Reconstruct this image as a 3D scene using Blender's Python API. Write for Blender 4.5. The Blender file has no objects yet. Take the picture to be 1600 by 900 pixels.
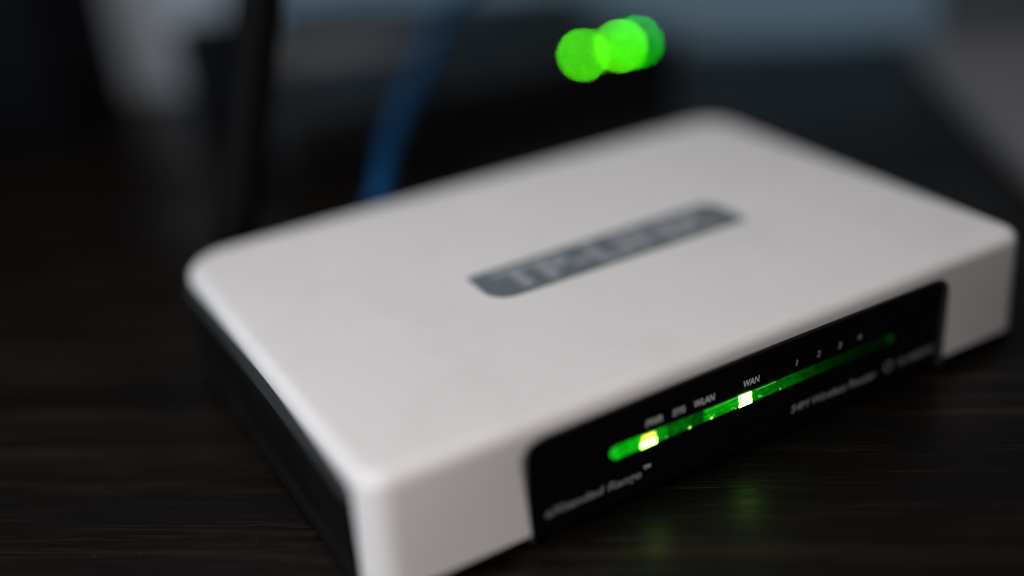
import bpy, bmesh, math, random
import numpy as np
from mathutils import Matrix, Vector

random.seed(7)
scene = bpy.context.scene
COL = scene.collection
MM = 0.001

# ------------------------------------------------------------------ camera
CAM = (-39.275, -148.345, 142.983)
YAW, PITCH, ROLL, FPX = 0.463, 0.470, -0.093, 1663.126
fw = Vector((math.sin(YAW)*math.cos(PITCH), math.cos(YAW)*math.cos(PITCH), -math.sin(PITCH)))
r0 = Vector((math.cos(YAW), -math.sin(YAW), 0))
u0 = r0.cross(fw)
rt = math.cos(ROLL)*r0 + math.sin(ROLL)*u0
up = -math.sin(ROLL)*r0 + math.cos(ROLL)*u0
cam = bpy.data.cameras.new('camera')
cam.sensor_width = 36.0
cam.lens = FPX/1600*36
cam.clip_start = 0.01
cam.clip_end = 20
cam.dof.use_dof = True
cam.dof.focus_distance = 0.2285
cam.dof.aperture_fstop = 1.62
camo = bpy.data.objects.new('camera', cam)
COL.objects.link(camo)
camo.matrix_world = Matrix(((rt.x, up.x, -fw.x, CAM[0]*MM), (rt.y, up.y, -fw.y, CAM[1]*MM),
                            (rt.z, up.z, -fw.z, CAM[2]*MM), (0, 0, 0, 1)))
scene.camera = camo

# ------------------------------------------------------------------ world and lamps
w = bpy.data.worlds.new('World')
scene.world = w
w.use_nodes = True
bg = w.node_tree.nodes['Background']
bg.inputs[0].default_value = (0.95, 0.97, 1.0, 1)
bg.inputs[1].default_value = 0.06

def area(name, loc, target, size, power, color):
    l = bpy.data.lights.new(name, 'AREA')
    l.shape = 'RECTANGLE'
    l.size, l.size_y = size
    l.energy = power
    l.color = color
    o = bpy.data.objects.new(name, l)
    COL.objects.link(o)
    o.location = loc
    o.rotation_euler = (Vector(target)-Vector(loc)).to_track_quat('-Z', 'Y').to_euler()
    return o

area('ceiling_light', (-0.07, 0.05, 0.48), (0.03, 0.05, 0.02), (0.25, 0.25), 1.26, (1.0, 0.955, 0.945))
area('warm_fill', (-0.16, -0.17, 0.10), (0.05, 0.0, 0.015), (0.10, 0.10), 0.30, (1.0, 0.88, 0.82))  # added warm fill low at front left, lifts the router's front
area('window_light', (-0.60, -0.03, 0.24), (0.08, 0.15, 0.02), (0.35, 0.40), 1.9, (0.70, 0.86, 1.0))

vs = scene.view_settings
vs.view_transform = 'Standard'
vs.look = 'None'
vs.exposure = 0
vs.gamma = 1
scene.cycles.use_denoising = True
scene.cycles.use_adaptive_sampling = False
scene.cycles.max_bounces = 8

# ------------------------------------------------------------------ materials
def mat(name, color, rough=0.5, spec=0.5, emit=None, strength=0.0, coat=0.0):
    m = bpy.data.materials.new(name)
    m.use_nodes = True
    b = m.node_tree.nodes['Principled BSDF']
    b.inputs['Base Color'].default_value = (*color, 1)
    b.inputs['Roughness'].default_value = rough
    b.inputs['Specular IOR Level'].default_value = spec
    b.inputs['Coat Weight'].default_value = coat
    if emit:
        b.inputs['Emission Color'].default_value = (*emit, 1)
        b.inputs['Emission Strength'].default_value = strength
    return m

def nodes(m):
    return m.node_tree.nodes, m.node_tree.links, m.node_tree.nodes['Principled BSDF']

def add_grain(m, scale, dist, strength, rlo, rhi, rscale=60.0):
    """fine moulded relief plus uneven gloss"""
    n, l, b = nodes(m)
    tc = n.new('ShaderNodeTexCoord')
    t = n.new('ShaderNodeTexNoise'); t.inputs['Scale'].default_value = scale; t.inputs['Detail'].default_value = 3
    l.new(tc.outputs['Object'], t.inputs['Vector'])
    bp = n.new('ShaderNodeBump'); bp.inputs['Distance'].default_value = dist; bp.inputs['Strength'].default_value = strength
    l.new(t.outputs['Fac'], bp.inputs['Height']); l.new(bp.outputs['Normal'], b.inputs['Normal'])
    t2 = n.new('ShaderNodeTexNoise'); t2.inputs['Scale'].default_value = rscale; t2.inputs['Detail'].default_value = 6
    l.new(tc.outputs['Object'], t2.inputs['Vector'])
    mr = n.new('ShaderNodeMapRange')
    mr.inputs['From Min'].default_value = 0.35; mr.inputs['From Max'].default_value = 0.65
    mr.inputs['To Min'].default_value = rlo; mr.inputs['To Max'].default_value = rhi
    l.new(t2.outputs['Fac'], mr.inputs['Value']); l.new(mr.outputs['Result'], b.inputs['Roughness'])
    return m

M = {}
M['white'] = add_grain(mat('white_plastic', (0.76, 0.755, 0.745), 0.4, 0.4), 3500, 0.00004, 0.25, 0.36, 0.5)
# faint grey smudges on the white shell
n, l, b = nodes(M['white'])
tc = n.new('ShaderNodeTexCoord'); ns = n.new('ShaderNodeTexNoise')
ns.inputs['Scale'].default_value = 38; ns.inputs['Detail'].default_value = 7; ns.inputs['Roughness'].default_value = 0.65
l.new(tc.outputs['Object'], ns.inputs['Vector'])
cr = n.new('ShaderNodeValToRGB')
cr.color_ramp.elements[0].position = 0.32; cr.color_ramp.elements[0].color = (0.735, 0.718, 0.712, 1)
cr.color_ramp.elements[1].position = 0.50; cr.color_ramp.elements[1].color = (0.775, 0.757, 0.752, 1)
l.new(ns.outputs['Fac'], cr.inputs['Fac']); l.new(cr.outputs['Color'], b.inputs['Base Color'])

M['base'] = add_grain(mat('black_base_plastic', (0.004, 0.004, 0.0043), 0.45, 0.12), 2500, 0.00008, 0.5, 0.4, 0.55)
M['lit_edge'] = add_grain(mat('base_lit_edge', (0.028, 0.030, 0.029), 0.5, 0.3), 2500, 0.00006, 0.4, 0.42, 0.55)  # base plastic painted lighter where its top chamfer catches light
M['panel'] = add_grain(mat('black_gloss_panel', (0.003, 0.003, 0.0035), 0.2, 0.5), 400, 0.00001, 0.2, 0.12, 0.25, 200)
M['trim'] = mat('black_trim', (0.022, 0.019, 0.017), 0.45, 0.4)
M['print'] = mat('grey_print', (0.92, 0.95, 0.95), 0.6, 0.2)
M['print_shaded'] = mat('grey_print_shaded', (0.45, 0.47, 0.49), 0.6, 0.2)  # same print as the labels, darkened because less light falls there
M['print_dim'] = mat('slate_print', (0.29, 0.32, 0.355), 0.6, 0.2)
M['plate'] = mat('slate_plate', (0.125, 0.15, 0.165), 0.5, 0.3)
M['plate_text'] = mat('plate_text', (0.30, 0.315, 0.335), 0.5, 0.3)
M['antenna'] = mat('antenna_rubber', (0.002, 0.002, 0.0022), 0.6, 0.07)
M['rubber'] = mat('rubber_foot', (0.01, 0.01, 0.01), 0.8, 0.2)
M['cable'] = mat('blue_cable', (0.001, 0.052, 0.155), 0.5, 0.15)
M['plug'] = mat('plug_clear', (0.10, 0.12, 0.14), 0.3, 0.5)
M['modem'] = add_grain(mat('black_modem', (0.004, 0.004, 0.0045), 0.4, 0.3), 2500, 0.00006, 0.4, 0.4, 0.6)
M['led_far'] = mat('green_led', (0.02, 0.2, 0.02), 0.3, 0.5, (0.085, 1.0, 0.0), 60)
M['led_far_bright'] = mat('green_led_bright', (0.02, 0.2, 0.02), 0.3, 0.5, (0.11, 1.0, 0.0), 62)
M['led_far_dim'] = mat('green_led_dim', (0.02, 0.2, 0.02), 0.3, 0.5, (0.0, 1.0, 0.0), 34)
M['led_core'] = mat('led_core', (0.5, 0.6, 0.3), 0.3, 0.5, (0.42, 1.0, 0.12), 10)
M['led_core_warm'] = mat('led_core_warm', (0.5, 0.6, 0.3), 0.3, 0.5, (0.95, 1.0, 0.08), 2.0)
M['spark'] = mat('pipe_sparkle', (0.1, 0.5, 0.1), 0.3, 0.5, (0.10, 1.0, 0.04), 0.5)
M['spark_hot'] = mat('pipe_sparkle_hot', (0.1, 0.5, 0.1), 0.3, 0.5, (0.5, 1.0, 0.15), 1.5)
M['adapter'] = add_grain(mat('grey_adapter', (0.13, 0.13, 0.135), 0.6, 0.3), 1500, 0.0001, 0.4, 0.5, 0.7)
M['carton'] = add_grain(mat('pale_grey_card', (0.34, 0.38, 0.42), 0.7, 0.2), 900, 0.0001, 0.4, 0.6, 0.8)
M['case'] = mat('dark_grey_case', (0.07, 0.075, 0.08), 0.6, 0.2)
M['strip'] = mat('dark_strip', (0.012, 0.02, 0.028), 0.6, 0.3)
M['tower'] = add_grain(mat('tower_black', (0.0025, 0.0025, 0.004), 0.6, 0.08), 1200, 0.0001, 0.4, 0.5, 0.7)
M['notebook'] = add_grain(mat('notebook_cover', (0.16, 0.16, 0.17), 0.7, 0.2), 1200, 0.0001, 0.5, 0.6, 0.8)
M['pages'] = mat('notebook_pages', (0.22, 0.22, 0.22), 0.8, 0.1)
M['wall'] = add_grain(mat('blue_grey_wall', (0.19, 0.295, 0.375), 0.8, 0.2), 500, 0.0004, 0.5, 0.7, 0.9)


def pipe_material():
    """lit green light pipe: bright where the lamps feed it, fading along its length"""
    m = mat('lit_light_pipe', (0.0, 0.006, 0.001), 0.2, 0.4)
    n, l, b = nodes(m)
    tc = n.new('ShaderNodeTexCoord'); sx = n.new('ShaderNodeSeparateXYZ')
    l.new(tc.outputs['Object'], sx.inputs['Vector'])
    mr = n.new('ShaderNodeMapRange')
    mr.inputs['From Min'].default_value = 0.053; mr.inputs['From Max'].default_value = 0.133
    l.new(sx.outputs['X'], mr.inputs['Value'])
    cr = n.new('ShaderNodeValToRGB'); e = cr.color_ramp.elements
    prof = [(53, .55), (57, .36), (60.5, .42), (65.2, .24), (67.5, .17), (67.9, .09), (70, .10), (73.6, .085), (74.2, .045), (76.7, .05),
            (77.2, .24), (82, .22), (86.2, .30), (90, .17), (95.5, .095), (101, .07), (104, .04), (108, .018), (114, .008), (122, .0035), (129, .0035), (130.2, .02), (132.5, .02)]
    for k, (x, v) in enumerate(prof):
        el = e[0] if k == 0 else e[-1] if k == len(prof)-1 else e.new((x-53)/80.0)
        el.position = (x-53)/80.0
        el.color = (v, v, v, 1)
    l.new(mr.outputs['Result'], cr.inputs['Fac'])
    # patchy glow: noise scales the emission of the pipe
    mp = n.new('ShaderNodeMapping'); mp.inputs['Scale'].default_value = (1.0, 1.0, 2.2)
    l.new(tc.outputs['Object'], mp.inputs['Vector'])
    nz = n.new('ShaderNodeTexNoise'); nz.inputs['Scale'].default_value = 700; nz.inputs['Detail'].default_value = 8; nz.inputs['Roughness'].default_value = .7
    l.new(mp.outputs['Vector'], nz.inputs['Vector'])
    m2 = n.new('ShaderNodeMapRange')
    m2.inputs['From Min'].default_value = .3; m2.inputs['From Max'].default_value = .7
    m2.inputs['To Min'].default_value = .2; m2.inputs['To Max'].default_value = 2.0
    l.new(nz.outputs['Fac'], m2.inputs['Value'])
    mu = n.new('ShaderNodeMath'); mu.operation = 'MULTIPLY'
    l.new(cr.outputs['Color'], mu.inputs[0]); l.new(m2.outputs['Result'], mu.inputs[1])
    b.inputs['Emission Color'].default_value = (0.004, 1.0, 0.012, 1)
    l.new(mu.outputs[0], b.inputs['Emission Strength'])
    return m
M['pipe'] = pipe_material()

def wood():
    m = mat('dark_wood', (0.012, 0.009, 0.007), 0.45, 0.26)
    n, l, b = nodes(m)
    tc = n.new('ShaderNodeTexCoord'); oi = n.new('ShaderNodeObjectInfo')
    off = n.new('ShaderNodeVectorMath'); off.operation = 'MULTIPLY_ADD'
    off.inputs[1].default_value = (1, 1, 1)
    cmb = n.new('ShaderNodeCombineXYZ')
    ml = n.new('ShaderNodeMath'); ml.operation = 'MULTIPLY'; ml.inputs[1].default_value = 3.0
    l.new(oi.outputs['Random'], ml.inputs[0]); l.new(ml.outputs[0], cmb.inputs['X']); l.new(ml.outputs[0], cmb.inputs['Z'])
    l.new(tc.outputs['Object'], off.inputs[0]); l.new(cmb.outputs[0], off.inputs[2])
    def streak(sx, sy, detail, rough, dist=0.0):
        mp = n.new('ShaderNodeMapping'); mp.inputs['Scale'].default_value = (sx, sy, sy)
        l.new(off.outputs[0], mp.inputs['Vector'])
        t = n.new('ShaderNodeTexNoise'); t.inputs['Scale'].default_value = 1; t.inputs['Detail'].default_value = detail
        t.inputs['Roughness'].default_value = rough; t.inputs['Distortion'].default_value = dist
        l.new(mp.outputs['Vector'], t.inputs['Vector'])
        return t.outputs['Fac']
    a = streak(9, 260, 6, .6, .3)      # broad figure
    f = streak(30, 1500, 5, .65)       # fine fibres
    p = streak(55, 2200, 2, .5)        # open pores
    mx = n.new('ShaderNodeMath'); mx.operation = 'MULTIPLY_ADD'; mx.inputs[1].default_value = 0.55
    h = n.new('ShaderNodeMath'); h.operation = 'MULTIPLY'; h.inputs[1].default_value = 0.45
    l.new(f, h.inputs[0]); l.new(a, mx.inputs[0]); l.new(h.outputs[0], mx.inputs[2])
    cr = n.new('ShaderNodeValToRGB'); e = cr.color_ramp.elements
    e[0].position = .36; e[0].color = (0.0012, 0.001, 0.0009, 1)
    e[1].position = .66; e[1].color = (0.027, 0.0168, 0.0112, 1)
    k = e.new(.5); k.color = (0.003, 0.0022, 0.0016, 1)
    l.new(mx.outputs[0], cr.inputs['Fac'])
    pr = n.new('ShaderNodeMapRange')
    pr.inputs['From Min'].default_value = .30; pr.inputs['From Max'].default_value = .40
    pr.inputs['To Min'].default_value = 0; pr.inputs['To Max'].default_value = 1
    l.new(p, pr.inputs['Value'])
    mm = n.new('ShaderNodeMix'); mm.data_type = 'RGBA'
    mm.inputs[6].default_value = (0.0008, 0.0007, 0.0006, 1)
    l.new(pr.outputs['Result'], mm.inputs[0]); l.new(cr.outputs['Color'], mm.inputs[7])
    c = streak(7, 330, 3, .45, .15)    # long irregular splits
    cs = n.new('ShaderNodeMapRange')
    cs.inputs['From Min'].default_value = .285; cs.inputs['From Max'].default_value = .305
    l.new(c, cs.inputs['Value'])
    m3 = n.new('ShaderNodeMix'); m3.data_type = 'RGBA'
    m3.inputs[6].default_value = (0.0004, 0.0004, 0.0004, 1)
    l.new(cs.outputs['Result'], m3.inputs[0]); l.new(mm.outputs[2], m3.inputs[7])
    l.new(m3.outputs[2], b.inputs['Base Color'])
    hs = n.new('ShaderNodeMath'); hs.operation = 'MULTIPLY_ADD'; hs.inputs[1].default_value = 0.6
    h2 = n.new('ShaderNodeMath'); h2.operation = 'MULTIPLY_ADD'; h2.inputs[1].default_value = 1.5
    l.new(cs.outputs['Result'], h2.inputs[0]); l.new(mx.outputs[0], h2.inputs[2])
    l.new(pr.outputs['Result'], hs.inputs[0]); l.new(h2.outputs[0], hs.inputs[2])
    bp = n.new('ShaderNodeBump'); bp.inputs['Distance'].default_value = 0.0001; bp.inputs['Strength'].default_value = 0.5
    l.new(hs.outputs[0], bp.inputs['Height']); l.new(bp.outputs['Normal'], b.inputs['Normal'])
    rr = n.new('ShaderNodeMapRange')
    rr.inputs['From Min'].default_value = .35; rr.inputs['From Max'].default_value = .65
    rr.inputs['To Min'].default_value = .40; rr.inputs['To Max'].default_value = .28
    l.new(a, rr.inputs['Value']); l.new(rr.outputs['Result'], b.inputs['Roughness'])
    return m
M['wood'] = wood()

# ------------------------------------------------------------------ helpers (millimetres in, metres out)
def empty(name, loc=(0, 0, 0), rz=0.0):
    o = bpy.data.objects.new(name, None)
    o.empty_display_size = 0.02
    COL.objects.link(o)
    o.location = [c*MM for c in loc]
    o.rotation_euler = (0, 0, rz)
    return o

def tag(o, label=None, cat=None, group=None, kind=None):
    if label: o['label'] = label
    if cat: o['category'] = cat
    if group: o['group'] = group
    if kind: o['kind'] = kind
    return o

def link_mesh(name, me, m, parent=None, angle=35):
    me.materials.clear()
    me.materials.append(m)
    if angle:
        me.shade_smooth()
        me.set_sharp_from_angle(angle=math.radians(angle))
    o = bpy.data.objects.new(name, me)
    COL.objects.link(o)
    if parent: o.parent = parent
    return o

def build(name, bm, m, parent=None, angle=35, scale=True):
    bmesh.ops.recalc_face_normals(bm, faces=bm.faces)
    if scale:
        bmesh.ops.scale(bm, vec=(MM, MM, MM), verts=bm.verts)
    me = bpy.data.meshes.new(name)
    bm.to_mesh(me)
    bm.free()
    return link_mesh(name, me, m, parent, angle)

def rrect(x0, y0, x1, y1, radii, n=8):
    """rounded rectangle, corners in order front-left, front-right, back-right, back-left"""
    pts = []
    cs = ((x0, y0, 180), (x1, y0, 270), (x1, y1, 0), (x0, y1, 90))
    for (cx, cy, a0), r in zip(cs, radii):
        r = max(r, 0.05)
        ox = cx + r if cx == x0 else cx - r
        oy = cy + r if cy == y0 else cy - r
        for k in range(n+1):
            a = math.radians(a0 + 90*k/n)
            pts.append((ox + r*math.cos(a), oy + r*math.sin(a)))
    return pts

def loft(rings, cap=True):
    bm = bmesh.new()
    vr = [[bm.verts.new(p) for p in ring] for ring in rings]
    for a, b in zip(vr, vr[1:]):
        for i in range(len(a)):
            j = (i+1) % len(a)
            bm.faces.new((a[i], a[j], b[j], b[i]))
    if cap:
        bm.faces.new(list(reversed(vr[0])))
        bm.faces.new(vr[-1])
    return bm

def soft_box(x0, y0, z0, x1, y1, z1, rad=3.0, fil=1.0, n=5):
    """box with rounded plan corners and filleted top and bottom edges"""
    rings = []
    def ring(i, z):
        return [(x, y, z) for x, y in rrect(x0+i, y0+i, x1-i, y1-i, [max(rad-i, .1)]*4, n)]
    for k in range(5):
        a = math.radians(90*k/4)
        rings.append(ring(fil*(1-math.sin(a)), z0+fil*(1-math.cos(a))))
    for k in range(5):
        a = math.radians(90*k/4)
        rings.append(ring(fil*(1-math.cos(a)), z1-fil*(1-math.sin(a))))
    return loft(rings)

def prism_xz(outline, y0, y1):
    """outline in x,z extruded along y"""
    return loft([[(x, y0, z) for x, z in outline], [(x, y1, z) for x, z in outline]])

def catmull(pts, per=10):
    P = [Vector(p) for p in pts]
    P = [2*P[0]-P[1]] + P + [2*P[-1]-P[-2]]
    out = []
    for i in range(1, len(P)-2):
        for k in range(per):
            t = k/per
            a, b, c, d = P[i-1], P[i], P[i+1], P[i+2]
            out.append(.5*((2*b)+(c-a)*t+(2*a-5*b+4*c-d)*t*t+(3*b-a-3*c+d)*t**3))
    out.append(P[-2])
    return out

def tube(path, radii, seg=20):
    path = [Vector(p) for p in path]
    rings = []
    ref = Vector((1, 0.1, 0.05))
    for i, p in enumerate(path):
        t = (path[min(i+1, len(path)-1)] - path[max(i-1, 0)]).normalized()
        s = t.cross(ref).normalized(); q = s.cross(t).normalized()
        r = radii[i] if hasattr(radii, '__len__') else radii
        rings.append([p + r*(math.cos(2*math.pi*k/seg)*s + math.sin(2*math.pi*k/seg)*q) for k in range(seg)])
    return loft(rings)

def text_part(name, body, x0, x1, z0, z1, y, m, parent, shear=0.0, bold=0.0, flat=False):
    """lettering fitted to a box; upright on the front (x,z) or flat on the top (x,y)"""
    cu = bpy.data.curves.new(name, 'FONT')
    cu.body = body
    cu.size = 1.0
    cu.shear = shear
    cu.offset = bold
    cu.resolution_u = 4
    cu.extrude = 0.01
    o = bpy.data.objects.new(name + '_tmp', cu)
    COL.objects.link(o)
    bpy.context.view_layer.update()
    me = bpy.data.meshes.new_from_object(o.evaluated_get(bpy.context.evaluated_depsgraph_get()))
    bpy.data.objects.remove(o)
    co = np.array([v.co for v in me.vertices])
    lo, hi = co.min(0), co.max(0)
    for v in me.vertices:
        a = (v.co.x-lo[0])/(hi[0]-lo[0]); c = (v.co.y-lo[1])/(hi[1]-lo[1]); d = (v.co.z-lo[2])/(hi[2]-lo[2])
        if flat:
            v.co = Vector((x0+a*(x1-x0), z0+c*(z1-z0), y+d*0.06))*MM
        else:
            v.co = Vector((x0+a*(x1-x0), y-d*0.03, z0+c*(z1-z0)))*MM
    me.update()
    return link_mesh(name, me, m, parent, angle=0)

def boolean(o, cutters):
    for c in cutters:
        md = o.modifiers.new('cut', 'BOOLEAN')
        md.operation = 'DIFFERENCE'; md.solver = 'EXACT'; md.object = c
    bpy.context.view_layer.update()
    me = bpy.data.meshes.new_from_object(o.evaluated_get(bpy.context.evaluated_depsgraph_get()))
    o.modifiers.clear()
    o.data = me
    for c in cutters:
        bpy.data.objects.remove(c)

# ------------------------------------------------------------------ the setting: table and the cut-down wall behind it
TA = math.radians(-34.5)
def tab(u, v):      # table coordinates (along the grain, across it) to world millimetres
    return (u*math.cos(TA)-v*math.sin(TA), u*math.sin(TA)+v*math.cos(TA))
table = tag(empty('table', (0, 0, 0), TA), kind='structure')
edges_v = [-510, -390, -270, -150, -30, 90, 210, 330, 395]
for v0, v1 in zip(edges_v, edges_v[1:]):
    bm = soft_box(-900, v0+0.2, -22, 900, v1-0.2, 0, rad=.3, fil=.12, n=2)
    build('plank', bm, M['wood'], table)

wall_rings = [[(-1200, 396, z), (1200, 396, z), (1200, 420, z), (-1200, 420, z)] for z in (-200, 0, 70, 140)]
wobj = build('wall_cut_low', loft(wall_rings), M['wall'], None, 20)  # wall cut off low so the table's reflection stays dark
wobj.rotation_euler = (0, 0, TA)
tag(wobj, kind='structure')

# ------------------------------------------------------------------ the router
W_, D_, H_ = 174.0, 122.4, 30.0
router = tag(empty('wireless_router', (W_/2, D_/2, 0)),
             'white topped wireless router with black front panel and lit green light bar', 'router')
RO = Vector((W_/2, D_/2, 0))
def warp_me(me):
    """the left flank is very slightly splayed towards the back"""
    for v in me.vertices:
        x, y = v.co.x/MM, v.co.y/MM
        t = max(0.0, min(1.0, 1-x/90))
        f = 1.7 - 3.4*max(0.0, (y-35)/73)**1.5 if y > 35 else 1.7
        v.co.x += f*t*MM
        v.co.y -= 4.5*max(0.0, (x-100)/74)**2*(y/D_)*MM
def into_router(o):
    o.parent = router
    o.matrix_parent_inverse = Matrix.Translation(-RO*MM)
    return o

# shell: one moulding, rounded in plan, filleted round the top, open below
def shell_ring(i, z, fl=0.0):
    return [(x, y, z) for x, y in rrect(i-fl, i, W_-i+fl, D_-i, [max(6.5-i, .4), max(6-i, .4), max(10-i, .5), max(13-i, .5)], 10)]
FIL = 3.2
rings = [shell_ring(0, 3.8, 1.2), shell_ring(0, 9, .9), shell_ring(0, 18, .4), shell_ring(0, H_-FIL)]
for k in range(1, 9):
    a = math.radians(90*k/8)
    rings.append(shell_ring(FIL*(1-math.cos(a)), H_-FIL+FIL*math.sin(a)))
rings += [shell_ring(6, H_+.06), shell_ring(12, H_+.14), shell_ring(22, H_+.22), shell_ring(36, H_+.28)]
shell = build('top_shell', loft(rings), M['white'], None, 40)
cutA = build('cut_a', soft_box(-30, 6.2, -10, 210, 150, 26.0, rad=.3, fil=.2, n=2), M['white'])
def panel_outline(g=0.0, zb=-10.0, r=5.2):
    x0, x1, z1 = 32.8+g, 148.3-g, 26.0-g
    pts = [(x0+.9, zb), (x1-.9+1.2, zb)]
    n = 8
    for k in range(n+1):
        a = math.radians(90*k/n); pts.append((x1-r*(1-math.cos(a)), z1-r*(1-math.sin(a))))
    for k in range(n+1):
        a = math.radians(90+90*k/n); pts.append((x0+r*(1+math.cos(a)), z1-r*(1-math.sin(a))))
    return pts
cutB = build('cut_b', prism_xz(panel_outline(), -6, 3.4), M['white'])
boolean(shell, [cutA, cutB])
warp_me(shell.data)
shell.data.materials.clear(); shell.data.materials.append(M['white'])
shell.data.shade_smooth(); shell.data.set_sharp_from_angle(angle=math.radians(40))
into_router(shell)

# black base: flanks splay outwards to a low ridge, then the foot
def base_ring(o, z, yf):
    return [(x, y, z) for x, y in rrect(.35-o, yf, W_-.35+o, D_-.3+o*.4, [3.5, 3.5, 12, 12], 8)]
rings = [base_ring(1.9, 1.0, 2.4), base_ring(2.4, 1.4, 1.9), base_ring(2.5, 3.3, 1.9), base_ring(2.5, 3.35, 6.6), base_ring(2.4, 4.4, 6.6), base_ring(2.0, 4.9, 6.6),
         base_ring(1.2, 5.1, 6.6), base_ring(1.3, 8, 6.6), base_ring(1.45, 15, 6.6), base_ring(1.5, 21.6, 6.6), base_ring(1.3, 22.0, 6.6), base_ring(-.8, 22.2, 6.6), base_ring(-.8, 25.9, 6.6)]
base = build('base', loft(rings), M['base'], None, 30)
warp_me(base.data)
into_router(base)
# base chamfer under the lid, coloured lighter for the light it catches
trim = build('lit_chamfer', loft([base_ring(-.7, 22.25, 7.2), base_ring(1.5, 22.25, 6.9), base_ring(1.65, 22.7, 6.8), base_ring(1.0, 24.6, 6.8), base_ring(.1, 25.75, 6.9), base_ring(-.7, 25.8, 7.2)]), M['lit_edge'], None, 30)
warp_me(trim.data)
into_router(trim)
for k in range(9):                    # fine moulded ribs low on both flanks, next to the front corners
    for x0, x1 in ((.25, 1.2), (174.0, 175.5)):
        z = 6.2+k*1.6
        into_router(build('side_rib', soft_box(x0, 8.5, z, x1, 40, z+.7, .15, .12, 2), M['base'], None, 30))
for fx, fy in ((18, 18), (156, 18), (18, 106), (156, 106)):
    bm = bmesh.new()
    bmesh.ops.create_cone(bm, cap_ends=True, segments=20, radius1=5, radius2=5.5, depth=1.0)
    bmesh.ops.translate(bm, vec=(fx, fy, .5), verts=bm.verts)
    into_router(build('rubber_foot', bm, M['rubber']))

# front panel, its raised rim and everything printed on it
panel = build('front_panel', prism_xz(panel_outline(.9, 2.2, 3.8), .75, 3.3), M['panel'])
into_router(panel)
outer, inner = panel_outline(.05, 1.6, 4.5), panel_outline(1.0, 1.6, 3.8)
bm = bmesh.new()
loops = []
for pts, y in ((outer, 3.2), (outer, .6), (panel_outline(.45, 1.6, 4.2), -.1), (panel_outline(.9, 1.6, 3.9), -.05), (panel_outline(1.3, 1.6, 3.6), .9), (panel_outline(1.3, 1.6, 3.6), 3.2)):
    loops.append([bm.verts.new((x, y, z)) for x, z in pts])
N = len(outer)
for a, b2 in zip(loops, loops[1:]):
    for i in range(1, N):
        j = (i+1) % N
        bm.faces.new((a[i], a[j], b2[j], b2[i]))
rim = build('panel_rim', bm, M['trim'], None, 30)
into_router(rim)

def on_panel(o):
    o.parent = panel
    return o
# light pipe: rounded bar proud of the panel
def stadium(x0, x1, z0, z1, n=8):
    r = (z1-z0)/2; zc = (z0+z1)/2; pts = []
    for k in range(n+1):
        a = math.radians(-90+180*k/n); pts.append((x1-r+r*math.cos(a), zc+r*math.sin(a)))
    for k in range(n+1):
        a = math.radians(90+180*k/n); pts.append((x0+r+r*math.cos(a), zc+r*math.sin(a)))
    return pts
ZC = 14.6
def bar(g, y):
    return [(x, y, ZC+(z-ZC)*(1-.24*max(0.0, (x-88)/44))) for x, z in stadium(53.6+g, 132.0-g, ZC-1.58+g, ZC+1.58-g)]
bm = loft([bar(0, .9), bar(0, .62), bar(.15, .5)])
pipe = on_panel(build('light_bar', bm, M['pipe'], None, 30))
def chip(x0, x1, z0, z1, m, name, skew=0.0, y=.42):
    bm = loft([[(x0+skew*.2, .55, z0), (x1, .55, z0), (x1, .55, z1), (x0, .55, z1)],
               [(x0+.08, y, z0+.08), (x1-.08, y, z0+.08), (x1-.08, y, z1-.08), (x0+.08, y, z1-.08)]])
    o = build(name, bm, m, None, 0)
    o.parent = pipe
    return o
chip(60.9, 64.9, 13.1, 14.5, M['led_core'], 'indicator_light')
chip(61.3, 64.6, 14.85, 16.0, M['led_core_warm'], 'indicator_light')
chip(86.4, 89.9, 13.1, 14.42, M['led_core'], 'indicator_light')
chip(86.3, 89.8, 14.7, 16.05, M['led_core'], 'indicator_light')
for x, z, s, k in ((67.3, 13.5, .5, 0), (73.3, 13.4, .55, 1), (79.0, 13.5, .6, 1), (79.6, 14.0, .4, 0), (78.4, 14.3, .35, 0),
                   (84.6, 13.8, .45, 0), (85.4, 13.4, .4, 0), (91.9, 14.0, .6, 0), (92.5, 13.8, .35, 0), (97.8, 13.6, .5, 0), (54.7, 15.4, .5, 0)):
    bm = bmesh.new()  # glowing bead painting a bright speck in the lit bar
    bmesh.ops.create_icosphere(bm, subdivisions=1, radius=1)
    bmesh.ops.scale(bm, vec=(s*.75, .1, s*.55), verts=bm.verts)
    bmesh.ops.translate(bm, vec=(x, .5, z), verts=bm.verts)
    o = build('glow_speck', bm, M['spark_hot' if k else 'spark'], None, 60); o.parent = pipe
# thin bright edge line of the pipe beside the second lamp
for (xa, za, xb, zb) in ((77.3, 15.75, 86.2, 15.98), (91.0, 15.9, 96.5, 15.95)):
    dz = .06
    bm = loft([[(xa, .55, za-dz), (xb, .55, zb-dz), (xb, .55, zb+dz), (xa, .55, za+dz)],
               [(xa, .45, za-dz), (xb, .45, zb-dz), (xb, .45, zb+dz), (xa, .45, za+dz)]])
    o = build('pipe_edge', bm, M['spark'], None, 0); o.parent = pipe

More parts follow.
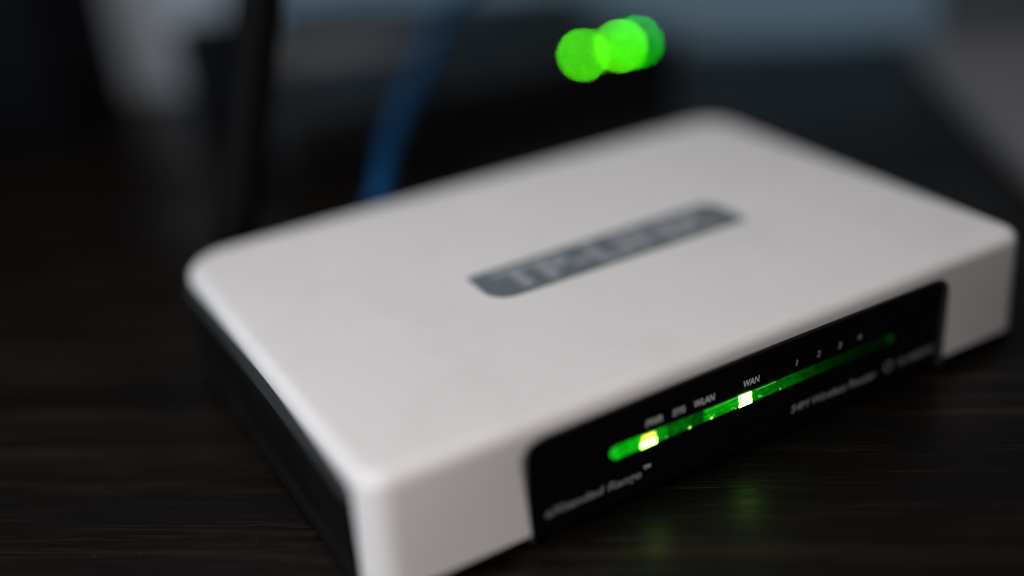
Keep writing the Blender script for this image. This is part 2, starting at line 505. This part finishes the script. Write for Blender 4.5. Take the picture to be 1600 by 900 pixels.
YT = .73
for body, xc, wd, ht in (('PWR', 64.6, 4.0, 1.55), ('SYS', 70.8, 3.2, 1.55), ('WLAN', 77.4, 5.3, 1.6), ('WAN', 89.9, 4.3, 1.6)):
    on_panel(text_part('indicator_lettering', body, xc-wd/2, xc+wd/2, 18.4-ht/2, 18.4+ht/2, YT, M['print'], None, .15))
for body, xc, wd in (('1', 102.5, .4), ('2', 108.8, .95), ('3', 115.0, .95), ('4', 120.9, 1.0)):
    on_panel(text_part('port_number', body, xc-wd/2, xc+wd/2, 17.7, 19.2, YT, M['print_shaded'], None, .1))
on_panel(text_part('slogan_lettering', 'eXtended Range', 37.9, 61.0, 5.2, 7.8, YT, M['print_dim'], None, .2, .012))
on_panel(text_part('trademark_lettering', 'TM', 61.6, 63.3, 7.5, 8.3, YT, M['print'], None, .1, .02))
on_panel(text_part('model_lettering', '54M Wireless Router', 101.4, 127.0, 5.6, 7.6, YT, M['print_dim'], None, .15, .015))
on_panel(text_part('model_lettering', 'TL-WR541G', 134.0, 145.6, 6.0, 7.8, YT, M['print_dim'], None, .15, .015))
bm = bmesh.new()
loops = [[bm.verts.new((130.9+r*math.cos(2*math.pi*k/24), y, 7.1+r*math.sin(2*math.pi*k/24))) for k in range(24)] for r, y in ((1.35, .74), (1.35, .70), (1.0, .70), (1.0, .74))]
for a, b2 in zip(loops, loops[1:]):
    for i in range(24):
        bm.faces.new((a[i], a[(i+1) % 24], b2[(i+1) % 24], b2[i]))
on_panel(build('round_emblem', bm, M['print_dim'], None, 0))

# name plate let into the lid
def plate_outline(i):
    x0, x1, y0, y1 = 53.3+i, 126.6-i, 46.0+i, 61.6-i
    return rrect(x0, y0, x1, y1, [6.0-i, .8, 5.0-i, .8], 10)
ZP = H_+.20
plate = build('name_plate', loft([[(x, y, ZP-.6) for x, y in plate_outline(0)], [(x, y, ZP+.16) for x, y in plate_outline(0)],
                                  [(x, y, ZP+.24) for x, y in plate_outline(.12)]]), M['plate'], None, 30)
into_router(plate)
o = text_part('brand_lettering', 'TP-LINK', 58.5, 122.0, 48.5, 59.2, ZP+.22, M['plate_text'], None, 0.0, .035, flat=True)
o.parent = plate

# antenna at the back left: hinge block, knuckle and mast
ant = build('antenna', tube([(38.5+(38.5-14.0)*1.1*t*0 + a, b2, c) for a, b2, c, t in
      ((-24.2, 129.5, 26, 0), (-23.6, 130, 28, 0), (-19, 132.8, 38, 0), (-12, 136.7, 56, 0), (0.5, 144.2, 87, 0), (14, 152.5, 122, 0), (29, 161.5, 160, 0), (29.6, 161.9, 161.6, 0))],
      [4.2, 5.8, 6.5, 6.4, 6.1, 5.6, 5.0, 3.0], 24), M['antenna'])
into_router(ant)
hub = build('antenna_hinge', tube([(14.3, 121.0, 18), (14.3, 125, 18), (14.3, 131.5, 18), (14.3, 134.5, 18)], [5.2, 5.4, 5.2, 4.2], 24), M['antenna'])
hub.parent = ant
kn = build('antenna_knuckle', tube([(14.3, 130.0, 16), (14.3, 129.9, 20), (14.4, 129.7, 26.2)], [4.4, 5.0, 4.8], 24), M['antenna'])
kn.parent = ant

# ------------------------------------------------------------------ blue network cable
cab = tag(empty('network_cable', (57, 122, 12)), 'blue network cable rising from behind the white router', 'cable')
CO = Vector((57, 122, 12))
def into(o, root, org):
    o.parent = root
    o.matrix_parent_inverse = (Matrix.Translation(org*MM) @ Matrix.Rotation(root.rotation_euler[2], 4, 'Z')).inverted() if root.rotation_euler[2] else Matrix.Translation(-org*MM)
    return o
path = catmull([(57.5, 131.5, 12), (57.6, 134.5, 17), (58.6, 134.6, 23), (61.6, 135, 28.2), (70.1, 151, 30.5), (83.2, 173, 32.2), (99.8, 199.4, 33.8), (119.6, 228.2, 36), (140.8, 260.6, 39.1),
                (163.6, 290, 44), (200, 302, 54), (300, 252, 70), (395, 185, 50), (445, 158, 4)], 10)
into(build('cable_jacket', tube(path, 3.4, 18), M['cable']), cab, CO)
into(build('plug', soft_box(51.7, 120.5, 8.0, 63.3, 135.5, 16.5, 1.2, .6), M['plug']), cab, CO)

# ------------------------------------------------------------------ second box behind: black, with three green lamps
MY = 228.0
modem = tag(empty('modem', (150, MY+40, 0)), 'small black modem with three blurred green lights behind the router', 'modem')
MO = Vector((150, MY+40, 0))
into(build('case', soft_box(58, MY, 1.2, 243, MY+80, 23.8, 5, 1.5, 6), M['modem']), modem, MO)
for fx, fy in ((70, MY+14), (231, MY+14), (70, MY+66), (231, MY+66)):
    bm = bmesh.new(); bmesh.ops.create_cone(bm, cap_ends=True, segments=16, radius1=5, radius2=5, depth=1.4)
    bmesh.ops.translate(bm, vec=(fx, fy, .7), verts=bm.verts)
    into(build('rubber_foot', bm, M['rubber']), modem, MO)
for x, m in ((194.5, 'led_far'), (213.4, 'led_far_bright'), (221.8, 'led_far_dim')):
    bm = bmesh.new(); bmesh.ops.create_uvsphere(bm, u_segments=20, v_segments=12, radius=1)
    bmesh.ops.scale(bm, vec=(1.6, 1.7, 1.15), verts=bm.verts)
    bmesh.ops.translate(bm, vec=(x, MY+4.0, 23.7), verts=bm.verts)
    into(build('green_light', bm, M[m], None, 60), modem, MO)

# ------------------------------------------------------------------ blurred things along the wall
def standing(name, label, cat, u0, v0, u1, v1, h, m, rad=3, fil=1.5, z0=0.0):
    cu, cv = (u0+u1)/2, (v0+v1)/2
    x, y = tab(cu, cv)
    e = tag(empty(name, (x, y, z0), TA), label, cat)
    o = build('case', soft_box(u0-cu, v0-cv, 0, u1-cu, v1-cv, h, rad, fil), M[m])
    o.parent = e
    return e

standing('computer_tower', 'black box standing at the left end of the table, reaching out of frame', 'computer', -430, 300, -206, 385, 150, 'tower', 4, 2)
standing('carton', 'pale grey box against the low wall left of the antenna', 'box', -250, 362, -146, 394, 85, 'carton', 2, 1)
standing('plug_adapter', 'small black upright plug adapter just left of the antenna', 'adapter', -146, 292, -118, 320, 46, 'tower', 4, 2)
standing('power_adapter', 'dark grey rounded power adapter between the antenna and the blue cable', 'adapter', -126, 336, -48, 372, 24, 'adapter', 9, 6)
standing('power_strip', 'long dark strip lying along the foot of the low wall behind the cable', 'power strip', -130, 376, 22, 394.5, 33, 'strip', 3, 2)
nb = standing('notebook', 'grey notebook lying on the table at the right edge', 'notebook', 176, 120, 330, 355, 11, 'notebook', 3, 1)
standing('storage_case', 'dark grey case against the low wall behind the notebook', 'case', 196, 362, 340, 394, 60, 'case', 3, 2)

# ------------------------------------------------------------------ dust: lint on the table, flecks on the gloss panel and the lid
M['lint'] = mat('lint', (0.30, 0.29, 0.27), 0.9, 0.1)
def flecks(name, spots, m):
    bm = bmesh.new()
    for p, nrm, sz in spots:
        q = Vector(nrm).to_track_quat('Z', 'Y')
        k = random.randint(4, 6); a0 = random.random()*6
        ring = [Vector((sz*random.uniform(.5, 1.2)*math.cos(a0+6.283*i/k), sz*random.uniform(.3, .9)*math.sin(a0+6.283*i/k), 0)) for i in range(k)]
        lo = [bm.verts.new(Vector(p)+q @ r) for r in ring]
        hi = bm.verts.new(Vector(p)+q @ Vector((0, 0, sz*.5)))
        for i in range(k):
            bm.faces.new((lo[i], lo[(i+1) % k], hi))
    return build(name, bm, m, None, 0)
sp = []
for _ in range(60):
    u, v = random.uniform(-70, 150), random.uniform(-30, 60)
    x, y = tab(u, v)
    if -4 < x < 180 and y > -2: continue
    sp.append(((x, y, .01), (0, 0, 1), random.uniform(.05, .13)))
tag(flecks('lint', sp, M['lint']), 'fine pale dust specks scattered on the dark wood', 'dust', kind='stuff')
sp = [((random.uniform(36, 146), .745, random.uniform(3.5, 24)), (0, -1, 0), random.uniform(.03, .08)) for _ in range(70)]
sp += [((random.gauss(38, 2.0), .745, random.gauss(23.5, .7)), (0, -1, 0), random.uniform(.05, .12)) for _ in range(10)]
o = flecks('panel_dust', sp, M['print_dim']); o['kind'] = 'stuff'; o.parent = panel
